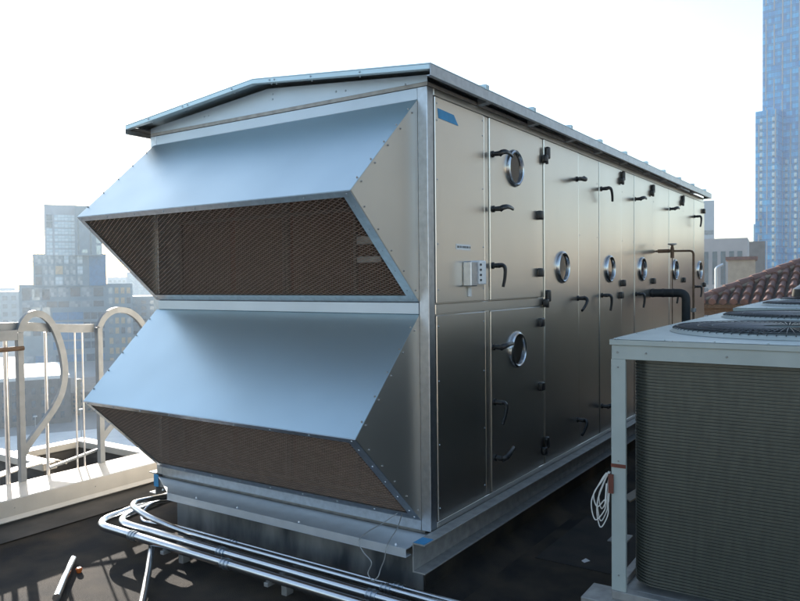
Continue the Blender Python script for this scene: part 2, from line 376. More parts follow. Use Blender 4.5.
A = door(.709, 1.480, 1.628, 2.745); vp(A, 1.062, 2.478)
hnd(A, .748, 2.527, RT+.1); hnd(A, .753, 2.19, RT+.05); hnd(A, .740, 1.84, .1); hng(A, 1.455, 2.20); hng(A, 1.455, 1.80); hng(A, 1.60, 2.62, True)
A2 = door(.709, 1.480, .434, 1.560); vp(A2, 1.085, 1.29); hnd(A2, .745, 1.335, RT); hnd(A2, .752, .99, .35); hnd(A2, .757, .64, RT-.25)
hng(A2, 1.46, 1.45); hng(A2, 1.46, 1.0); hng(A2, 1.56, .55, True); hng(A2, 1.60, 1.60, True)
D1 = door(1.560, 2.248, .434, 2.745); vp(D1, 1.897, 1.842); hnd(D1, 2.215, 2.535, math.pi/2); hnd(D1, 2.225, 1.60, .9); hnd(D1, 2.205, .64, .8)
sp(2.256, 2.742, .434, 2.745)
D2 = door(2.752, 3.362, .434, 2.745); vp(D2, 3.017, 1.838); hnd(D2, 2.80, 2.517, -.6); hnd(D2, 2.81, 1.61, 0); hnd(D2, 2.80, .66, RT)
hng(D2, 3.39, 2.66, True); hng(D2, 3.38, 1.71); hng(D2, 3.31, 1.60)
sp(3.370, 3.768, .434, 2.745)
D3 = door(3.778, 4.436, .434, 2.745); vp(D3, 4.033, 1.845); hnd(D3, 3.80, 2.517, RT); hnd(D3, 3.82, 1.60, 0); hng(D3, 4.42, 2.645, True); hng(D3, 4.42, 1.723)
sp(4.444, 5.112, .434, 2.745)
D4 = door(5.122, 5.745, .434, 2.745); vp(D4, 5.381, 1.846); hnd(D4, 5.15, 2.525, RT); hnd(D4, 5.18, 1.60, .1); hng(D4, 5.75, 2.655, True); hng(D4, 5.77, 1.727)
sp(5.753, 6.375, .434, 2.745)
D5 = door(6.385, UL-.004, .434, 2.745); vp(D5, 6.686, 1.85); hnd(D5, 6.40, 2.525, 0); hnd(D5, 6.42, 1.64, 0); hng(D5, 6.90, 2.63); hng(D5, 6.93, 1.66)
# rivets along the panels
m = MB()
for x in (.085, .62):
    for z in (.50, .85, 1.2, 1.5, 1.70, 1.95, 2.3, 2.62, 2.71): m.screw((x, -.006, z), (0, -1, 0), .006, .003)
for x in (2.28, 2.70, 3.40, 3.74, 4.48, 5.08, 5.8, 6.33):
    for z in (.6, 1.1, 1.6, 2.1, 2.55): m.screw((x, -.006, z), (0, -1, 0), .005, .003)
m.build('panel_screws', M['galv'], U)
# disconnect switch + label + tape
sw = MB().box(.36, .44, -.062, -.0065, 1.715, 1.86, .006).build('disconnect_switch', M['galv'], U)
MB().box(.448, .535, -.070, -.0065, 1.725, 1.865, .006, seg=2).build('switch_cover', M['white'], sw)
MB().box(.415, .445, -.020, -.0065, 1.655, 1.712, .002).build('switch_tag', M['white'], sw)
m = MB(); [m.box(.452, .470, -.074, -.0702, 1.745+i*.03, 1.757+i*.03) for i in range(4)]; m.build('switch_marks', M['ink'], sw)
lb = MB().box(.285, .455, -.0085, -.0062, 1.925, 1.958).build('label_plate', M['white'], U)
m = MB(); x = .295
while x < .44:
    w = random.uniform(.006, .013); m.box(x, x+w, -.0092, -.0086, 1.936, 1.948); x += w+random.choice((.004, .004, .009))
m.build('label_text', M['ink'], lb)
MB().prism([(.093, -.0065, 2.686), (.270, -.0065, 2.680), (.322, -.0065, 2.628), (.104, -.0065, 2.634)], (0, -.0015, 0)).build('painters_tape', M['tape'], U)

# roof
rf = MB(); XF = -.13; XB = 7.0
yr, yp, yl = -.10, 1.16, 2.41; zr, zp, zl = 2.862, 2.985, 2.862
for (ya, za, yb, zb) in ((yr, zr, yp, zp), (yp, zp, yl, zl)):
    rf.prism([(XF, ya, za), (XF, yb, zb), (XF, yb, zb-.006), (XF, ya, za-.006)], (XB-XF, 0, 0))
R_ = rf.build('roof', M['hoodm'], U)
m = MB(); m.box(XF, XB, yr, yr+.004, 2.797, 2.855, .001); m.box(XF, XB, yl-.004, yl, 2.797, 2.855, .001)
m.box(XF, XB, yr+.005, yr+.022, 2.797, 2.801); m.box(XF, XB, yl-.022, yl-.005, 2.797, 2.801)
m.build('fascia', M['galv'], R_)
m = MB()
for (ya, za, yb, zb) in ((yr+.006, zr-.008, yp, zp-.008), (yp, zp-.008, yl-.006, zl-.008)):
    m.prism([(XF-.0, ya, za), (XF-.0, yb, zb), (XF-.0, yb, zb-.022), (XF-.0, ya, za-.022)], (.004, 0, 0))
    m.prism([(XF+.004, ya, za-.020), (XF+.004, yb, zb-.020), (XF+.004, yb, zb-.023), (XF+.004, ya, za-.023)], (.03, 0, 0))
m.build('front_trim', M['hoodm'], R_)
m = MB(); m.prism([(.0, .0, T+.021), (.0, .0, 2.845), (.0, yp, zp-.035), (.0, UW, 2.845), (.0, UW, T+.021)], (.006, 0, 0))
for y, z in ((.55, 2.845), (.62, 2.85), (1.12, 2.88), (1.12, 2.91), (1.7, 2.855), (1.74, 2.853), (.14, 2.815)): m.screw((.0, y, z), (-1, 0, 0), .008)
m.build('gable_panel', M['gable'], R_)
m = MB()   # soffit sheet behind the fascia, its shade painted in as near black
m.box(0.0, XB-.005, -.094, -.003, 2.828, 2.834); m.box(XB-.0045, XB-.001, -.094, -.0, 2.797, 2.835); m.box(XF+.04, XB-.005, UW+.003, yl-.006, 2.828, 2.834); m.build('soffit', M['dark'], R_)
for x in (.56, 1.28, 1.98, 2.62, 3.32, 4.08, 4.75, 5.45, 6.15):
    MB().prism([(x, -.094, 2.803), (x, -.006, 2.791), (x, -.006, 2.832), (x, -.094, 2.832)], (.05, 0, 0)).build('roof_bracket', M['galv'], R_)
m = MB()
for i, x in enumerate((.48, 1.16, 1.84, 2.52, 3.20, 3.88, 4.56, 5.24, 5.92, 6.6)):   # standing seam joints
    m.box(x, x+.045, yr-.003, yr+.10, 2.853, 2.885, .002)
m.build('seam_cap', M['hoodm'], R_)
m = MB()
for y in (.35, .7, .98, 1.02, 1.34, 1.75, 1.80, 2.15):
    z = zr+(zp-zr)*(1-abs(y-yp)/1.26); m.screw((XF, y, z-.018), (-1, 0, 0), .007, .006)
    m.screw((XF+.07, y+.05, z-.010), (0, 0, -1), .008, .012)
m.build('roof_screws', M['galv'], R_)

# intake hoods
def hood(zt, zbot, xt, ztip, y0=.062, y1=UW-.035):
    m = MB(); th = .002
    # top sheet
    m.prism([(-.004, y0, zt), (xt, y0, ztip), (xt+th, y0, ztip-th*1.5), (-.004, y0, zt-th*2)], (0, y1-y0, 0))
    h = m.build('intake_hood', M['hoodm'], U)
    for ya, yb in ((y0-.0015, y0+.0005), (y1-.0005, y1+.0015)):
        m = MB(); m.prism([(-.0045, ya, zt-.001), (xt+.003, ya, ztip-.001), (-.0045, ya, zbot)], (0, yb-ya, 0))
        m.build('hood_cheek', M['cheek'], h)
    # folded lips
    m = MB(); dv = (Vector((0, 0, zbot))-Vector((xt, 0, ztip))); L = dv.length; dv.normalize(); nv = Vector((dv.z, 0, -dv.x))  # outward normal of the mesh plane
    if nv.x > 0: nv = -nv
    P0 = Vector((xt, 0, ztip)); w = .058
    def q(s, t, y): v = P0+dv*s+nv*t; return (v.x, y, v.z)
    def bar(s0, s1, ya, yb, t0=.0, t1=.004):
        m.prism([q(s0, t0, ya), q(s1, t0, ya), q(s1, t1, ya), q(s0, t1, ya)], (0, yb-ya, 0))
    bar(0.002, .038, y0, y1); bar(L-.055, L-.002, y0, y1)
    bar(.0385, L-.0555, y0, y0+w); bar(.0385, L-.0555, y1-.04, y1)
    for i in range(9):
        y = y0+.03+i*(y1-y0-.06)/8; m.screw(q(.02, .004, y), nv, .007, .004); m.screw(q(L-.03, .004, y), nv, .007, .004)
    for i in range(5): s = .1+i*(L-.2)/4; m.screw(q(s, .004, y0+.03), nv, .007); m.screw(q(s, .004, y1-.02), nv, .007)
    m.build('screen_frame', M['galv'], h)
    # screws on the folded edges of sheet and cheeks
    m = MB(); tv = Vector((xt, 0, ztip))-Vector((0, 0, zt)); nn = Vector((tv.z, 0, -tv.x)).normalized()
    if nn.z < 0: nn = -nn
    for i in range(5):
        f = .12+i*.19; p = Vector((0, 0, zt))+tv*f
        for y in (y0+.012, y1-.012): m.screw((p.x, y, p.z), nn, .007, .007)
        m.screw((p.x+.012, y0-.0015, p.z-.016), (0, -1, 0), .007, .006)
    for i in range(5):
        p = P0+dv*(.12+i*(L-.2)/4); m.screw((p.x+.018, y0-.0015, p.z+.01), (0, -1, 0), .006, .006)
    m.build('hood_screws', M['galvd'], h)
    # expanded metal mesh: staggered diamonds
    m = MB(); ya, yb = y0+.05, y1-.035; s0, s1 = .03, L-.05; pw, ph = .048, .0115
    ny = int((yb-ya)/pw); ns = int((s1-s0)/ph); tw = .0019
    def seg(sa, ya_, sb, yb_):
        a = Vector((sa, ya_)); c = Vector((sb, yb_)); t_ = (c-a).normalized(); n_ = Vector((-t_.y, t_.x))*tw
        pts = [a+n_, a-n_, c-n_, c+n_]; vs = [m.b.verts.new(q(p.x, -.002+(.0022 if (k in (0, 3)) else -.0012), p.y)) for k, p in enumerate(pts)]
        m.b.faces.new(vs)
        # thickness: ribbon tilted like real expanded metal, second face gives it body
        vs2 = [m.b.verts.new(q(p.x, -.0045+(.0022 if (k in (0, 3)) else -.0012), p.y)) for k, p in enumerate(pts)]
        m.b.faces.new(vs2[::-1]); m.b.faces.new((vs[0], vs[3], vs2[3], vs2[0])); m.b.faces.new((vs[1], vs2[1], vs2[2], vs[2]))
    for i in range(ns):
        for j in range(ny):
            yy = ya+(j+(.5 if i % 2 else 0))*pw; ss = s0+i*ph
            if yy+pw > yb+.01: continue
            seg(ss, yy, ss+ph, yy+pw/2); seg(ss+ph, yy+pw/2, ss, yy+pw)
    m.b.normal_update()
    me = bpy.data.meshes.new('mesh_screen'); m.b.to_mesh(me); m.b.free(); me.materials.append(M['mesh']); me.transform(wm(h).inverted())
    link('mesh_screen', me, h)
    return h
hood(2.722, 1.636, -.600, 2.182)
hood(1.568, .448, -.585, 1.000)
# filter banks inside the openings
for z0, z1 in ((1.64, 2.71), (.45, 1.56)):
    fb = MB().box(.20, .24, .06, UW-.06, z0, z1).build('filter_bank', M['filter'], U)
    m = MB()
    for y in (.10, .62, 1.17, 1.20, 2.2): m.box(.17, .199, y, y+.022, z0, z1, .002)
    for z in (z0+.02, (z0+z1)/2, z1-.04): m.box(.165, .199, .06, UW-.06, z, z+.02, .002)
    m.build('filter_rack', M['rackm'], fb)
    m = MB()
    for yy in range(4):
        for k in range(26):
            y = .14+yy*.53+k*.0185; m.box(.192, .1995, y, y+.006, z0+.05, z1-.06)
    m.build('filter_pleats', M['brown'], fb)
    if z0 > 1: MB().box(.15, .19, .42, .60, 1.86, 1.90, .004).build('junction_plate', M['galvd'], fb); MB().box(.15, .19, .42, .60, 1.97, 2.02, .004).build('junction_plate', M['galvd'], fb)
    MB().box(.06, .2, UW-.058, UW-.031, z0, z1).build('plenum_side', M['galvd'], U)
    MB().box(.06, .2, .051, .058, z0, z1).build('plenum_side', M['galvd'], U)

# base channels
def channel(ysign, y, x0, x1, name):
    m = MB(); s = ysign; t = .007
    a = sorted((y, y+s*t)); m.box(x0, x1, *a, .250, .388, .001)
    f = sorted((y, y+s*.075))
    m.box(x0, x1, *f, .3885, .396, .001); m.box(x0, x1, *f, .242, .2495, .001)
    f2 = sorted((y+s*(t+.001), y+s*.03)); 
    pass
    for i in range(9):
        m.screw((x0+.14+i*.8, y+s*.0075 if s > 0 else y-.0075, .35), (0, s, 0), .011, .006)
    return m.build(name, M['galvd'], U)
chr_ = channel(-1, -.006, -.20, 7.05, 'base_channel')
chl = channel(1, UW+.004, -.012, 7.05, 'base_channel')
MB().box(-.195, -.105, -.075, -.010, .3965, .3985).build('painters_tape', M['tape'], chr_)
MB().box(-.015, -.0125, UW-.03, UW+.02, .300, .388).build('painters_tape', M['tape'], chl)
m = MB(); YL = 1.88
m.prism([(-.245, .003, .372), (-.245, YL, .372), (-.015, 2.27, .372), (-.015, .003, .372)], (0, 0, .005))
m.box(-.249, -.2455, .003, YL, .335, .377, .001); m.box(-.25, -.20, .003, YL, .3305, .3345, .001)
for y in (.08, .75, 1.25, 1.62, 1.95): m.screw((-.225, y, .377), (0, 0, 1), .009, .008)
m.build('sill_flashing', M['alum'], U)
MB().box(-.006, .4, .003, UW, .301, .370).build('base_crosspiece', M['galvd'], U)

# ================================================================== PIPES AT THE FAR DOORS
t = empty('insulated_pipe', (4.36, -.34, 0)); tag(t, 'thick black insulated refrigerant pipe elbowing down beside the far doors', 'pipe')
m = MB(); m.tube(fillet([(4.363, -.012, 1.60), (4.363, -.355, 1.60), (4.363, -.355, 0)], .07), .042, 16); m.build('insulation', M['insul'], t, smooth=True)
m = MB(); 
for y in (-.02, -.12, -.22): m.tube([(4.363, y, 1.6), (4.363, y-.02, 1.6)], .0455, 16)
m.tube([(4.363, -.355, 1.30), (4.363, -.355, 1.28)], .0455, 16); m.build('tape_band', M['black'], t, smooth=True)
t = empty('drain_pipe', (4.56, -.36, 0)); tag(t, 'thin dark copper pipe with a round valve wheel above the black pipe', 'pipe')
m = MB(); m.tube(fillet([(4.56, -.009, 2.035), (4.56, -.385, 2.03), (4.56, -.385, 0)], .045), .011, 10)
m.tube([(4.56, -.03, 2.035), (4.56, -.15, 2.035)], .020, 10); m.build('pipe_run', M['rust'], t, smooth=True)
m = MB(); m.tube([(4.56, -.175, 1.96), (4.56, -.175, 2.06), (4.56, -.175, 2.09)], [.019, .019, .012], 10); m.build('valve_body', M['rust'], t, smooth=True)
m = MB(); m.tube([(4.56, -.175, 2.09), (4.56, -.175, 2.10), (4.56, -.175, 2.112)], [.012, .046, .044], 16); m.build('valve_wheel', M['galvd'], t, smooth=True)
MB().tube([(4.56, -.175, 1.96), (4.56, -.175, 0.0)], .005, 8).build('drip_line', M['rust'], t, smooth=True)
m = MB(); m.tube([(4.56, -.385, 1.40), (4.56, -.385, 1.44)], .026, 10); m.build('pipe_union', M['galvd'], t, smooth=True)

# ================================================================== CONDUITS
def conduit(pts, r, label, rings=(), fr=.16, name='conduit', grp='steel conduits along the front curb'):
    t = empty(name, (pts[0][0], pts[0][1], 0)); tag(t, label, 'conduit', grp)
    MB().tube(fillet(pts, fr, 10), r, 14).build('conduit_run', M['emt'], t, smooth=True)
    for (p, ax) in rings:
        p = Vector(p); ax = Vector(ax).normalized(); m = MB()
        m.tube([p-ax*.03, p-ax*.022, p-ax*.021, p-ax*.006, p-ax*.005, p+ax*.005, p+ax*.006, p+ax*.021, p+ax*.022, p+ax*.03],
               [r+.005, r+.005, r+.002, r+.002, r+.007, r+.007, r+.002, r+.002, r+.005, r+.005], 14)
        m.build('coupling', M['galv'], t, smooth=True)
    return t
yd = (0, 1, 0)
conduit([(-.48, -1.2, .15), (-.47, 2.36, .15), (.5, 2.50, .15), (6, 2.50, .15)], .027, 'outermost steel conduit bending round the curb corner', [((-.477, 1.08, .15), yd), ((-.472, 1.93, .15), yd)])
conduit([(-.385, -1.2, .158), (-.375, 2.27, .158), (.5, 2.42, .158), (6, 2.42, .158)], .026, 'second steel conduit from outside with its own tight corner bend', [((-.38, 1.22, .158), yd), ((-.38, .12, .158), yd)])
conduit([(-.29, -1.2, .165), (-.28, 1.7, .165), (-.30, 2.05, .215), (-.24, 2.30, .235), (-.02, 2.33, .21), (.4, 2.34, .165), (6, 2.34, .165)], .019, 'third steel conduit that rises over the others at the corner', [((-.285, .10, .165), yd)], .12)
conduit([(-.235, -1.2, .162), (-.225, 1.75, .162), (-.235, 2.2, .13), (-.10, 2.27, .20), (.05, 2.26, .18), (.4, 2.26, .16), (6, 2.26, .16)], .013, 'thinnest steel conduit running closest to the curb', [((-.23, .06, .162), yd), ((-.23, 1.28, .162), yd)], .10)
for y, l in ((-.45, 'nearest'), (.75, 'middle'), (1.62, 'farthest')):
    s_ = empty('conduit_support', (-.35, y, 0)); tag(s_, l+' small strut stand carrying the conduits off the roof', 'pipe support', 'strut stands under the conduits')
    MB().box(-.36, -.30, y-.02, y+.02, .0, .0995, .003).build('foot', M['galvd'], s_)
    MB().box(-.50, -.20, y-.015, y+.015, .10, .122, .002).build('strut', M['galvd'], s_)
t = empty('loose_conduit', (-.65, 1.55, 0)); tag(t, 'shiny conduit slanting from the bundle down to the roof', 'conduit')
MB().tube([(-.43, 1.80, .115), (-.66, 1.54, .06), (-.95, 1.22, .022)], .021, 12).build('conduit_run', M['emt'], t, smooth=True)
t = MB().tube([(-.725, 2.19, .028), (-.95, 1.93, .028), (-1.10, 1.75, .028)], .022, 12).build('conduit_offcut', M['emt'], smooth=True); tag(t, 'short loose length of shiny conduit lying on the roof', 'conduit offcut')
m = MB(); m.tube([(-.785, 2.033, .0), (-.785, 2.033, .022), (-.785, 2.033, .03)], [.014, .02, .012], 10); tag(m.build('wire_nut', M['orange'], smooth=True), 'small orange cap lying beside the loose conduit', 'cap')
# wire hanging from the lower screen
t = empty('hanging_wire', (-.25, .2, .17)); tag(t, 'thin grey wire loop hanging from the lower screen to the conduits', 'wire')
m = MB(); m.tube(smoothpath([(-.03, .20, .47), (-.10, .25, .425), (-.20, .28, .40), (-.268, .29, .37), (-.272, .26, .32), (-.265, .21, .27), (-.27, .23, .21), (-.285, .19, .184)], 6), .003, 6)
m.tube(smoothpath([(-.03, .17, .47), (-.12, .14, .425), (-.21, .12, .40), (-.268, .11, .37), (-.272, .12, .31), (-.265, .15, .25), (-.275, .16, .21), (-.285, .185, .184)], 6), .003, 6)
m.build('wire_strand', M['gwire'], t, smooth=True)

# ================================================================== CONDENSERS
def condenser(loc, rz, zt, D, fans, label, motor=False):
    t = empty('condenser_unit', loc, rz); tag(t, label, 'condenser', 'condensing units beside the air handler')
    MX = wm(t); Wd = 1.35; z0 = .285
    def L(m, name, mt, parent=t, smooth=False):
        for v in m.b.verts: v.co = MX @ (v.co - Vector((0, 0, 0)))
        return m.build(name, M[mt], parent, smooth)
    # posts
    for x in (0, D-.066):
        for y0, y1 in ((-.066, 0), (-Wd, -Wd+.066)):
            m = MB(); m.box(x, x+.003 if x == 0 else x+.066, y0, y1, z0, zt-.093, .001)
            m.box(x+.0035, x+.066, (y1-.003 if y1 == 0 else y0), (y1 if y1 == 0 else y0+.003), z0, zt-.093, .001); 
            if y1 == 0: m.box(x+.0035, x+.02, y0, y0+.003, z0, zt-.093)
            L(m, 'corner_post', 'beige')
    m = MB(); m.box(0.001, .004, -Wd+.004, -.004, zt-.0925, zt-.0265, .001); m.box(.0045, .03, -Wd+.067, -.067, zt-.0925, zt-.0895)
    m.box(.0045, D, -.004, -.001, zt-.0925, zt-.0265); m.box(D-.004, D, -Wd+.003, -.005, zt-.0925, zt-.0265)
    L(m, 'header', 'beige')
    m = MB(); [m.screw((-.0005, y, zt-.06), (-1, 0, 0), .006, .004) for y in (-.03, -.16, -.5, -.9, -1.2)]; [m.screw((-.001, -.033, z), (-1, 0, 0), .005, .004) for z in (.36, .9, zt-.13)]; L(m, 'panel_screws', 'galvd')
    # lid with round openings
    m = MB(); m.box(-.006, -.002, -Wd-.004, .006, zt-.026, zt-.002, .001); m.box(-.002, D+.004, .002, .006, zt-.026, zt-.002, .001)
    lid = L(m, 'lid_edge', 'beige')
    m = MB()
    xs = [-.006]+[(a[0]+b[0])/2 for a, b in zip(fans, fans[1:])]+[D+.004]
    for i, (cx, cy, r) in enumerate(fans):
        n = 64; xa, xb = xs[i], xs[i+1]; ya, yb = -Wd-.004, .006
        inner = []; outer = []
        for k in range(n):
            a = 2*math.pi*k/n; c, s_ = math.cos(a), math.sin(a)
            inner.append(m.b.verts.new((cx+r*c, cy+r*s_, zt)))
            tt = min(((xb-cx)/c if c > 1e-6 else 9), ((xa-cx)/c if c < -1e-6 else 9), ((yb-cy)/s_ if s_ > 1e-6 else 9), ((ya-cy)/s_ if s_ < -1e-6 else 9))
            outer.append(m.b.verts.new((cx+tt*c, cy+tt*s_, zt)))
        for k in range(n): m.b.faces.new((inner[k], inner[(k+1) % n], outer[(k+1) % n], outer[k]))
        for (x_, y_) in ((xa, ya), (xa, yb), (xb, ya), (xb, yb)):
            vs = sorted(outer, key=lambda v: (v.co.x-x_)**2+(v.co.y-y_)**2)[:2]; vv = m.b.verts.new((x_, y_, zt)); m.b.faces.new((vs[0], vs[1], vv))
    for f in range(9): m.screw((.02+f*(D-.04)/8, -.012, zt), (0, 0, 1), .006, .004)
    for f in range(7): m.screw((.012, -.03-f*.21, zt), (0, 0, 1), .006, .004)
    L(m, 'lid', 'beige', lid)
    for cx, cy, r in fans:
        m = MB(); n = 72; prof = [(r-.005, zt-.10), (r-.004, zt+.012), (r+.012, zt+.020), (r+.022, zt+.015), (r+.040, zt+.0015)]
        rg = [[m.b.verts.new((cx+q_*math.cos(2*math.pi*k/n), cy+q_*math.sin(2*math.pi*k/n), z)) for q_, z in prof] for k in range(n)]
        for k in range(n):
            for j in range(len(prof)-1): m.b.faces.new((rg[k][j], rg[(k+1) % n][j], rg[(k+1) % n][j+1], rg[k][j+1]))
        fc = L(m, 'fan_collar', 'beige', smooth=True)
        m = MB()    # guard: radial wires and rings
        for k in range(90):
            a = 2*math.pi*k/90; c, s_ = math.cos(a), math.sin(a)
            m.tube([(cx+.12*c, cy+.12*s_, zt+.030), (cx+(r*.6)*c, cy+(r*.6)*s_, zt+.030), (cx+(r+.018)*c, cy+(r+.018)*s_, zt+.024), (cx+(r+.026)*c, cy+(r+.026)*s_, zt+.018)], .0022, 5)
        for rr in (.12, .2, .28, .36, .43, r+.004):
            if rr < r+.01: m.tube([(cx+rr*math.cos(2*math.pi*k/48), cy+rr*math.sin(2*math.pi*k/48), zt+.029) for k in range(49)], .0022, 5)
        L(m, 'fan_guard', 'black', fc)
        m = MB()
        for k in range(4):
            a = k*math.pi/2+.3; mxx = Matrix.Translation((cx, cy, zt-.06)) @ Matrix.Rotation(a, 4, 'Z') @ Matrix.Rotation(R(22), 4, 'X')
            m.box(.06, r-.03, -.09, .09, -.003, .003, .001, mx=mxx)
        m.tube([(cx, cy, zt-.09), (cx, cy, zt-.03)], .08, 20); L(m, 'fan_blades', 'black', fc)
        if motor and cx > 1.5:
            m = MB(); m.tube([(cx, cy+.1, zt+.046), (cx, cy+.1, zt+.12), (cx, cy+.1, zt+.17), (cx, cy+.1, zt+.19)], [.34, .33, .26, .1], 28); L(m, 'fan_motor', 'black', fc, True)
    # coil wrapping the corner: ridged fin wall
    m = MB(); rr = .125; path = []
    yf, xf = -.070, .045
    for k in range(14): path.append((xf+rr, yf, 0))if False else None
    path = [(D-.1, yf)] + [(xf+rr+ .0, yf)] 
    for k in range(1, 13):
        a = math.pi/2*k/12; path.append((xf+rr-rr*math.sin(a), yf-rr+rr*math.cos(a)))
    path += [(xf, -.6), (xf, -Wd+.07)]
    zz = []; z = z0+.035; ph = .0145
    while z < zt-.097: zz += [(z, 0), (z+ph*.45, 0), (z+ph*.55, -.007), (z+ph*.95, -.007)]; z += ph
    rows = []
    for (x, y), idx in zip(path, range(len(path))):
        a = path[max(idx-1, 0)]; c = path[min(idx+1, len(path)-1)]; tx, ty = c[0]-a[0], c[1]-a[1]; l = math.hypot(tx, ty)
        nx, ny = ty/l, -tx/l     # outward (left of travel reversed)
        rows.append([m.b.verts.new((x+nx*(-o_) if False else x+nx*o_*1.0, y+ny*o_, z_)) for z_, o_ in [(q_[0], -q_[1]*-1) for q_ in zz]])
    for a, c in zip(rows, rows[1:]):
        for j in range(len(zz)-1): m.b.faces.new((a[j], a[j+1], c[j+1], c[j]))
    L(m, 'condenser_coil', 'coil')
    m = MB(); m.box(D-.07, D-.06, -Wd+.08, -.1, z0+.03, zt-.1); m.box(.1, D-.08, -Wd+.02, -Wd+.03, z0+.03, zt-.1); L(m, 'back_panel', 'beige')
    # base tray
    m = MB(); m.box(-.004, .05, -Wd, -.002, z0-.04, z0-.001, .002); m.box(.0505, D, -Wd, -.002, z0-.02, z0-.001, .001); m.box(.1, D, -.046, -.006, z0, z0+.03, .002)
    L(m, 'base_tray', 'galvd')
    return t, MX
ct, MX = condenser((.043, -.968, 0), R(.6), 1.469, 3.02, [(.80, -.665, .53), (2.34, -.665, .53)], 'nearest grey green condenser with a dark finned coil and two roof fans')
condenser((3.12, -1.0, 0), R(.6), 1.503, 3.0, [(.80, -.665, .52), (2.22, -.665, .52)], 'taller condenser behind the first one with a dark fan motor showing', True)
# sleeper beam
s_ = empty('sleeper_beam', (.1, -1.5, 0), R(.6)); tag(s_, 'low grey metal beam capped under the near condenser', 'support beam')
m = MB(); m.box(-.06, .13, -1.5, .13, .165, .2445, .004, mx=MX); m.build('beam_cap', M['galvd'], s_)
m = MB(); m.box(-.03, .10, -1.5, .10, 0, .1645, .003, mx=MX); m.build('beam_web', M['galvd'], s_)
s_ = empty('sleeper_beam', (2.6, -1.5, 0), R(.6)); tag(s_, 'low grey metal beam under the far end of the near condenser', 'support beam')
m = MB(); m.box(2.6, 2.79, -1.5, .05, .165, .2445, .004, mx=MX); m.build('beam_cap', M['galvd'], s_)
m = MB(); m.box(2.63, 2.76, -1.5, .02, 0, .1645, .003, mx=MX); m.build('beam_web', M['galvd'], s_)
# tape and cable on the post
MB().box(-.0030, -.0005, -.068, .0015, .868, .885, mx=MX).build('brown_tape', M['rtape'], ct)
t = empty('cable_bundle', tuple(MX @ Vector((-.01, .02, .6)))); tag(t, 'coiled white cables taped to the near condenser post', 'cable')
m = MB(); random.seed(5)
for k in range(6):
    a = random.uniform(.02, .075); h = random.uniform(.14, .27); y0 = .008+random.uniform(0, .012); xo = random.uniform(-.02, .02)
    pts = [MX @ Vector((xo, y0, .84)), MX @ Vector((xo, y0+a*.35, .80)), MX @ Vector((xo, y0+a, .82-h*.55)), MX @ Vector((xo+.01, y0+a*.8, .83-h)), MX @ Vector((xo, y0+.01, .84-h*.8)), MX @ Vector((xo-.005, y0+.005, .70)), MX @ Vector((xo, y0, .79))]
    m.tube(smoothpath(pts, 6), .0028, 7)
m.build('cable_loops', M['wire'], t, smooth=True)
m = MB(); m.box(-.012, -.004, -.012, .012, .745, .835, mx=MX @ Matrix.Rotation(R(0), 4, 'X')); m.build('tape_wrap', M['rtape'], t)
# litter in the shade
m = MB(); m.box(1.42, 1.60, -.62, -.50, .002, .012, .002); tag(m.build('scrap_board', M['galvd']), 'flat grey scrap lying on the roof beside the condenser', 'scrap')
m = MB(); m.tube([(1.70, -.66, 0), (1.70, -.66, .03), (1.70, -.66, .045)], [.02, .025, .012], 10); tag(m.build('red_cap', M['red'], smooth=True), 'small red cap on the roof between the machines', 'cap')
m = MB(); m.prism([(.98, -.50, .002), (1.03, -.52, .002), (1.05, -.485, .004), (1.0, -.475, .004)], (0, 0, .003)); tag(m.build('paper_scrap', M['white']), 'tiny white paper scrap on the dark roof', 'scrap')
m = MB(); m.prism([(2.35, -.38, .002), (2.75, -.42, .002), (2.8, -.33, .002), (2.45, -.30, .002)], (0, 0, .012)); tag(m.build('wood_scrap', M['stucco']), 'flat tan wood scrap near the curb', 'scrap')

# ================================================================== TILE ROOF BUILDING
EX, EY, EZ = 13.9, 1.50, 1.18      # corner of the eaves
tb = empty('tile_roof_house', (EX+3, EY-4, -.3)); tag(tb, 'building with a hipped red brown clay tile roof beyond the machines', 'building')
sl = math.tan(R(24)); RW = 3.5
RP = MB(); A_ = Vector((EX, EY, EZ)); 
# hip roof: planes rising toward +X from the eave at X=EX, and toward -Y from the eave at Y=EY
RP.prism([A_, A_+Vector((RW, -RW, RW*sl)), A_+Vector((0, -2*RW, 0))], (0, 0, -.08))
roofd = RP.build('roof_deck', M['brown'], tb)
RP = MB(); RP.prism([A_, A_+Vector((12, 0, 0)), A_+Vector((12, -RW, RW*sl)), A_+Vector((RW, -RW, RW*sl))], (0, 0, -.08)); RP.prism([A_+Vector((0, -2*RW, 0)), A_+Vector((RW, -RW, RW*sl)), A_+Vector((12, -RW, RW*sl)), A_+Vector((12, -2*RW, 0))], (0, 0, -.08)); RP.build('roof_deck', M['tile'], tb)
m = MB(); pitch = .215; n = 32; su = Vector((1, 0, sl)).normalized(); nu = Vector((-sl, 0, 1)).normalized(); random.seed(11)
for c in range(n):
    y = -.12-c*pitch; run = min(-y, 2*RW+y)/su.x; k = 0; s = -.08; 
    while s < run-.05:
        s1_ = min(s+.42, run+.05)
        base = A_+Vector((0, y, 0)); jr = random.uniform(-.006, .006)
        ra, rb = .082+jr, .066+jr
        ring = []
        for (ss, r_, lift) in ((s, ra, .055), (s1_, rb, .012)):
            ring.append([m.b.verts.new(base+su*ss+nu*(lift+r_*math.sin(a)*1.25)+Vector((0, -r_*math.cos(a), 0))) for a in [math.pi*q_/8 for q_ in range(9)]])
        for j in range(8): m.b.faces.new((ring[0][j], ring[0][j+1], ring[1][j+1], ring[1][j]))
        mid = m.b.verts.new(base+su*s+nu*.0); f0 = ring[0]
        m.b.faces.new(f0+[mid]) 
        s += .36
m.build('barrel_tiles', M['tile'], tb, smooth=False)
hv = Vector((1, -1, sl)).normalized(); m = MB()
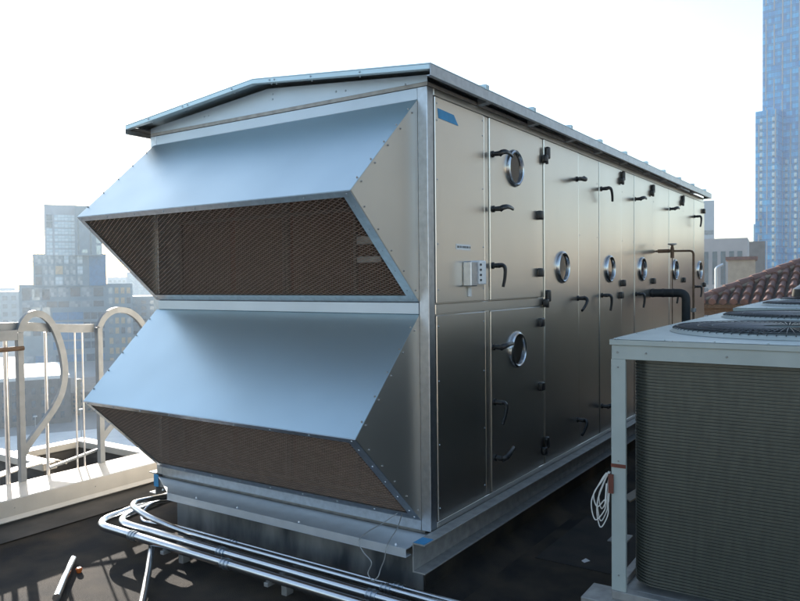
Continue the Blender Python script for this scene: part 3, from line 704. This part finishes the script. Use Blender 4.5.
m.tube([A_+Vector((0, 0, .03)), A_+Vector((RW, -RW, RW*sl+.03))], .10, 10); m.build('hip_mortar', M['tileridge'], tb, smooth=True)
m = MB(); s = 0
while s < RW/hv.x-.2:
    m.tube([A_+hv*s+Vector((0, 0, .10)), A_+hv*(s+.4)+Vector((0, 0, .085))], [.095, .08], 10); s += .36
m.build('hip_tiles', M['tile'], tb, smooth=True)
m = MB(); m.box(EX+.02, EX+.10, EY-2*RW, EY-.02, EZ-.26, EZ-.02); m.box(EX-.06, EX+.02, EY-2*RW, EY, EZ-.10, EZ-.02); m.build('eave_board', M['rust'], tb)
m = MB(); m.box(EX+.25, EX+12, EY-2*RW, EY-.25, -.3, EZ-.02); m.build('wall', M['stucco'], tb)
m = MB(); m.box(EX-2, EX-1.7, EY-2*RW, EY-.4, -.0, .88, .01); tag(m.build('far_parapet', M['stucco']), 'low tan parapet in front of the tiled roof', 'parapet')

# ================================================================== CITY
def frame(px, dist, yaw=0):
    v = ray(px, 281); v.z = 0; v.normalize(); a = math.atan2(v.y, v.x)
    p = CAM+v*(dist/ (v.dot(Vector((fwd.x, fwd.y, 0)).normalized())))
    return p, a
def zat(py, px, dist): # height of a pixel row at a given depth
    v = ray(px, py); return CAM.z+v.z/(v.dot(fwd))*dist
def building(name, px0, px1, ytop, dist, depth, wallmat, label, yaw=0, zb=-38.9, cat='building', group=None, wins=None, parent=None, ztop=None):
    """box whose near face spans px0..px1; wins: list of (u0,u1,v0,v1,mat) as fractions of the face"""
    pc, a = frame((px0+px1)/2, dist); w = (px1-px0)/FPX*dist/ math.cos(yaw); zt = ztop if ztop is not None else zat(ytop, (px0+px1)/2, dist)
    if parent is None:
        t = empty(name, (pc.x, pc.y, zb), a+yaw); tag(t, label, cat, group)
    else: t = parent
    F = Matrix.Translation((pc.x, pc.y, 0)) @ Matrix.Rotation(a+yaw, 4, 'Z')   # local x away, y left
    m = MB(); m.box(0, depth, -w/2, w/2, zb, zt, mx=F); m.build('wall' if parent is None else 'tier', M[wallmat], t)
    if wins:
        cache = {}
        for (u0, u1, v0, v1, mt) in wins:
            ww, hh = (u1-u0)*w, (v1-v0)*(zt-zb); key = (round(ww, 2), round(hh, 2), mt)
            if key not in cache:
                q_ = MB(); q_.box(-.15, .2, -ww/2, ww/2, -hh/2, hh/2); me = q_.mesh('window'); me.materials.append(M[mt]); cache[key] = me
            y = w/2-(u0+u1)/2*w; z = zb+(v0+v1)/2*(zt-zb)
            link('window', cache[key], t, F @ Matrix.Translation((0, y, z)))
    return t, F, w, zt
def grid(nu, nv, u0, u1, v0, v1, fu, fv, mats, skip=0):
    out = []
    for i in range(nu):
        for j in range(nv):
            if random.random() < skip: continue
            a = u0+(u1-u0)*(i+(1-fu)/2)/nu; b = v0+(v1-v0)*(j+(1-fv)/2)/nv
            out.append((a, a+(u1-u0)*fu/nu, b, b+(v1-v0)*fv/nv, random.choice(mats)))
    return out
random.seed(21)
# stepped block on the left, under construction look, 380 m away
D0 = 380; zb = -38.9
z284 = zat(284, 77, D0); z254 = zat(254, 70, D0); z205 = zat(206, 70, D0)
def vf(py, ytop, px=77):  # fraction of face height
    zt = zat(ytop, px, D0); return (zat(py, px, D0)-zb)/(zt-zb)
w3 = grid(3, 3, .02, .27, vf(338, 284), vf(285.5, 284), .8, .6, ['dglass', 'dglass', 'wglass'])
w3 += grid(7, 1, .02, .74, vf(298, 284), vf(286, 284), .84, .75, ['dglass', 'rglass', 'rglass'])
w3 += grid(7, 1, .02, .74, vf(308, 284), vf(300, 284), .9, .72, ['dglass', 'rglass', 'rglass'])
w3 += grid(4, 9, .77, .99, vf(378, 284), vf(286, 284), .62, .6, ['oglass', 'oglass', 'dglass', 'wglass'])
w3 += grid(2, 4, .28, .55, vf(350, 284), vf(311, 284), .97, .8, ['bglass'])
w3 += grid(3, 4, .55, .74, vf(350, 284), vf(311, 284), .86, .7, ['dglass'])
w3 += grid(8, 2, .03, .74, vf(376, 284), vf(352, 284), .8, .6, ['dglass', 'wglass', 'bglass'])
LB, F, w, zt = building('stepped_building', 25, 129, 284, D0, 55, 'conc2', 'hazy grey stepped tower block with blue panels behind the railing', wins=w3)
w2 = []
for j in range(3):
    a, b = (j+.1)/3, (j+.88)/3
    w2 += [(u, u+dw, a, b, random.choice(['rglass', 'rglass', 'dglass', 'rglass', 'rglass', 'pglass', 'rglass', 'oglass'])) for u, dw in [(.03, .09), (.14, .05), (.21, .07), (.30, .10), (.42, .06), (.50, .08), (.60, .07)]]
    w2.append((.76, .99, a-.03, b+.05, 'bglass'))
building('', 37, 104, 254, D0-2, 40, 'conc2', '', zb=z284-1, wins=w2, parent=LB)
w1 = []
for j in range(6):
    v0, v1 = j*.136+.01, j*.136+.12
    w1.append((.07, .245, v0, v1, 'pglass' if j < 4 else 'dglass')); w1.append((.31, .95, v0, v1, 'pglass'))
building('', 47, 77, 205, D0-4, 30, 'slab', '', zb=z254-1, wins=w1, parent=LB)
building('', 77.3, 102, 206, D0-3.6, 26, 'conc2', '', zb=z254-1, wins=[(.25, .45, .05, .12, 'wglass'), (.1, .14, .02, .75, 'dglass'), (.55, .6, .02, .75, 'dglass'), (.78, .95, .02, .2, 'wglass'), (.78, .95, .25, .45, 'wglass'), (.78, .95, .5, .7, 'dglass')], parent=LB)

def simple(name, px0, px1, y, dist, depth, mt, label, nu=6, nv=6, mats=('dglass',), fu=.55, fv=.55, v0=.05, v1=.95, **k):
    return building(name, px0, px1, y, dist, depth, mt, label, wins=grid(nu, nv, .03, .97, v0, v1, fu, fv, list(mats)), **k)
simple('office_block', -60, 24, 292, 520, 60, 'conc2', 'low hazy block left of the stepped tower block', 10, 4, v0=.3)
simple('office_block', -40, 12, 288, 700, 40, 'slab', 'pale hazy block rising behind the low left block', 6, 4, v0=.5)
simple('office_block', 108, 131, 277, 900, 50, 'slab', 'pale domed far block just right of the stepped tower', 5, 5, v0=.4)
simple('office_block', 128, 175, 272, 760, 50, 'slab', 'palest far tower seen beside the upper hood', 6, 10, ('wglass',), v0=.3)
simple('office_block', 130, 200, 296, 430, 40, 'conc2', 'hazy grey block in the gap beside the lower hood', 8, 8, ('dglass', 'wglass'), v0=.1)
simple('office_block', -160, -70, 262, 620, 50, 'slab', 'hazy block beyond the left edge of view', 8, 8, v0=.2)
simple('low_building', -70, 62, 383, 205, 40, 'brickd', 'dark masonry block with small windows below the railing', 14, 3, v0=.05, v1=.9, fu=.4, fv=.5)
simple('low_building', 62, 118, 392, 230, 40, 'brickd', 'narrow dark block beside the sunlit plaza', 8, 4, v0=.05, v1=.9, fu=.4, fv=.5)
simple('low_building', 118, 230, 372, 215, 40, 'brown', 'brown masonry block below the lower hood', 10, 3, v0=.05, v1=.9, fu=.4, fv=.5)
# white roof parapet on the dark block
pc, a = frame(-4, 205); F = Matrix.Translation((pc.x, pc.y, 0)) @ Matrix.Rotation(a, 4, 'Z'); zt_ = zat(383, 0, 205)
m = MB(); m.box(.3, 39.5, -18.4, 18.4, zt_+.01, zt_+1.0, mx=F); tag(m.build('roof_canopy', M['roofw']), 'sunlit white flat roof on the dark masonry block', 'roof')
# plaza, walker and lamp
pc, a = frame(75, 190); F = Matrix.Translation((pc.x, pc.y, 0)) @ Matrix.Rotation(a, 4, 'Z')
m = MB(); m.box(-45, 12, -30, 22, -38.89, -38.80, mx=F); struct(m.build('plaza', M['roofw']), 'sunlit pale plaza below the railing', 'plaza')
def lamp(px, dist, h, label):
    pc, a = frame(px, dist); t = empty('street_lamp', (pc.x, pc.y, -38.8)); tag(t, label, 'street lamp', 'lamps on the plaza')
    MB().tube([(pc.x, pc.y, -38.8), (pc.x, pc.y, -38.8+h)], [.16, .1], 8).build('pole', M['galvd'], t); MB().box(pc.x-.5, pc.x+.5, pc.y-.2, pc.y+.2, -38.8+h, -38.8+h+.25, .05).build('lamp_head', M['white'], t)
lamp(32, 195, 5, 'left street lamp standing on the sunlit plaza'); lamp(78, 188, 8, 'tall street lamp on the plaza right of the grab loop')
pc, a = frame(76, 225); t = empty('mast', (pc.x, pc.y, -38.9)); tag(t, 'tall tan mast with square lanterns above the plaza', 'mast')
m = MB(); m.box(pc.x-.5, pc.x+.5, pc.y-.5, pc.y+.5, -38.9, -27.5, .1); [m.box(pc.x-.8, pc.x+.8, pc.y-.8, pc.y+.8, z, z+.9, .1) for z in (-36, -33.4, -30.8, -28.5)]; m.build('mast_shaft', M['oglass'], t)

# right-hand buildings
building('concrete_office', 700, 745, 238.5, 150, 14, 'conc', 'beige concrete office with tall dark window slots beyond the unit',
   wins=[(u, u+.095, .805, .945, 'dglass') for u in (.115, .295, .465, .635, .80)]+[(.13+i*.17, .21+i*.17, v, v+.035, 'dglass') for i in range(5) for v in (.58, .64, .70, .755)], yaw=R(-3))
building('white_tower', 696, 713.5, 201, 320, 20, 'slab', 'slim pale tower with dark window bands behind the unit corner',
   wins=[(.3, .95, .80, .825, 'dglass'), (.3, .95, .72, .745, 'conc2'), (.3, .95, .67, .695, 'conc2'), (.3, .95, .62, .645, 'conc2')])
building('grey_annex', 744, 764, 241.5, 190, 20, 'brickd', 'plain dark grey block wedged against the glass tower')
ph_, F, w, zt_ = building('stucco_penthouse', 729, 754, 260, 70, 8, 'stucco', 'tan stucco penthouse with a red brown cap above the tiled roof')
m = MB(); m.box(-.25, 8.2, -w/2-.2, w/2+.2, zt_+.01, zt_+.32, mx=F); m.build('roof_cap', M['tile'], ph_)
pc, a = frame(716, 60); t = empty('vent_pipe', (pc.x, pc.y, 0)); tag(t, 'small galvanised gooseneck vent pipe above the tiles', 'vent pipe')
z0_ = zat(282, 716, 60); z1_ = zat(268, 716, 60); pdir = Vector((math.sin(a), -math.cos(a), 0))
MB().tube(fillet([(pc.x, pc.y, z0_-6), (pc.x, pc.y, z1_), tuple(Vector((pc.x, pc.y, z1_+.3))+pdir*.55)], .2), .11, 10).build('duct', M['galv'], t, smooth=True)

# blue glass tower, 350 m away
DT = 350; T2 = empty('glass_tower', tuple(frame(800, DT)[0]*1.0)); tag(T2, 'tall stepped blue glass tower with beige strips at the right edge', 'tower')
def tower_block(px0, px1, z0, z1, dist, yaw, depth, seed, last=False):
    pc, a = frame(px0, dist); F = Matrix.Translation((pc.x, pc.y, 0)) @ Matrix.Rotation(a+yaw, 4, 'Z'); w = (px1-px0)/FPX*dist
    m = MB(); m.box(0, depth, -w, 0, z0, z1); me = m.mesh('curtain_wall'); me.materials.append(M['tower']); link('curtain_wall', me, T2, F)
    random.seed(seed); fl = 3.2
    m = MB(); z = z0+fl
    while z < z1:
        m.box(-.12, .3, -w, 0, z-.14, z+.14); m.box(.3, depth, 0, .12, z-.14, z+.14); z += fl
    me = m.mesh('floor_bands'); me.materials.append(M['bglass']); link('floor_bands', me, T2, F)
    # beige strips, staggered in height
    for i in range(int(w/3.6)+1):
        y = -1.5-i*3.6; 
        if y < -w+.3: break
        z = z0+random.choice((0, 6.4)); 
        while z < z1-7:
            h = random.choice((12.8, 19.2, 25.6)); h = min(h, z1-z)
            m = MB(); m.box(-.22, .2, y-.22, y+.22, z, z+h); me = m.mesh('pilaster'); me.materials.append(M['conc']); link('pilaster', me, T2, F); z += h+random.choice((0, 3.2, 6.4))
    m = MB(); me = None
    m.box(-.25, .1, -.45, .45, -.25, .25); me = m.mesh('opening_window'); me.materials.append(M['dglass'])
    m = MB(); m.box(-.10, .1, -.55, .55, -.9, .9); me2 = m.mesh('pale_pane'); me2.materials.append(M['wglass'])
    z = z0+1.6; cnt = 0
    while z < z1-2 and cnt < 150:
        for y in (-2.6, -7.9, -10.6, -14.5):
            if y > -w and z > CAM.z-5:
                link('opening_window', me, T2, F @ Matrix.Translation((0, y, z-.9))); link('pale_pane', me2, T2, F @ Matrix.Translation((0, y+.1, z+.35))); cnt += 2
        z += fl
tower_block(762, 840, -38.9, 200, DT, R(-16), 30, 4)
tower_block(755, 775, -38.9, zat(113, 760, DT-6), DT-6, R(-16), 30, 5)
building('', 753.5, 758, 224, DT-2, 10, 'conc', '', parent=T2)

# unseen buildings added right of and behind the camera for the steel to mirror
def bldg(x, y, w, d_, z, mt, label, rz=0):
    t = empty('unseen_mirrored_building', (x, y, -38.9), rz); tag(t, label, 'building')
    F = Matrix.Translation((x, y, 0)) @ Matrix.Rotation(rz, 4, 'Z'); m = MB(); m.box(-w/2, w/2, -d_/2, d_/2, -38.9, z, mx=F); m.build('wall', M[mt], t)
    me = MB().box(-1.1, 1.1, -.1, .1, -1.1, 1.1).mesh('window'); me.materials.append(M['dglass'])
    n = int(w/5); cnt = 0
    for i in range(n):
        for k in range(5):
            if z-3-k*4 < -8: continue
            link('window', me, t, F @ Matrix.Translation((-w/2+(i+.5)*w/n, d_/2, z-3-k*4)))
bldg(95, -45, 90, 30, 7, 'stucco', 'unseen tan block added right of the view for warm reflections in the steel', R(22))
bldg(58, -47, 40, 25, 44, 'neigh', 'tall taupe office tower right of the view', R(36))
bldg(-60, -60, 60, 30, 6, 'stucco', 'unseen tan block added behind the photographer for the steel to mirror', R(-40))
bldg(-90, 20, 60, 30, 4, 'conc', 'unseen concrete block added left behind the photographer for the steel to mirror', R(-80))

# ================================================================== HAZE
m = MB(); m.box(-1300, 1300, -1300, 1300, -42, 215)
hz = bpy.data.materials.new('haze'); hz.use_nodes = True; t = hz.node_tree; t.nodes.remove(t.nodes['Principled BSDF'])
pv = t.nodes.new('ShaderNodeVolumePrincipled'); pv.inputs['Color'].default_value = (.74, .88, 1, 1); pv.inputs['Density'].default_value = .0004; pv.inputs['Anisotropy'].default_value = .3
t.links.new(pv.outputs[0], t.nodes['Material Output'].inputs['Volume'])
o = m.build('haze', hz); tag(o, 'thin bright morning haze over the city', 'haze', kind='stuff')
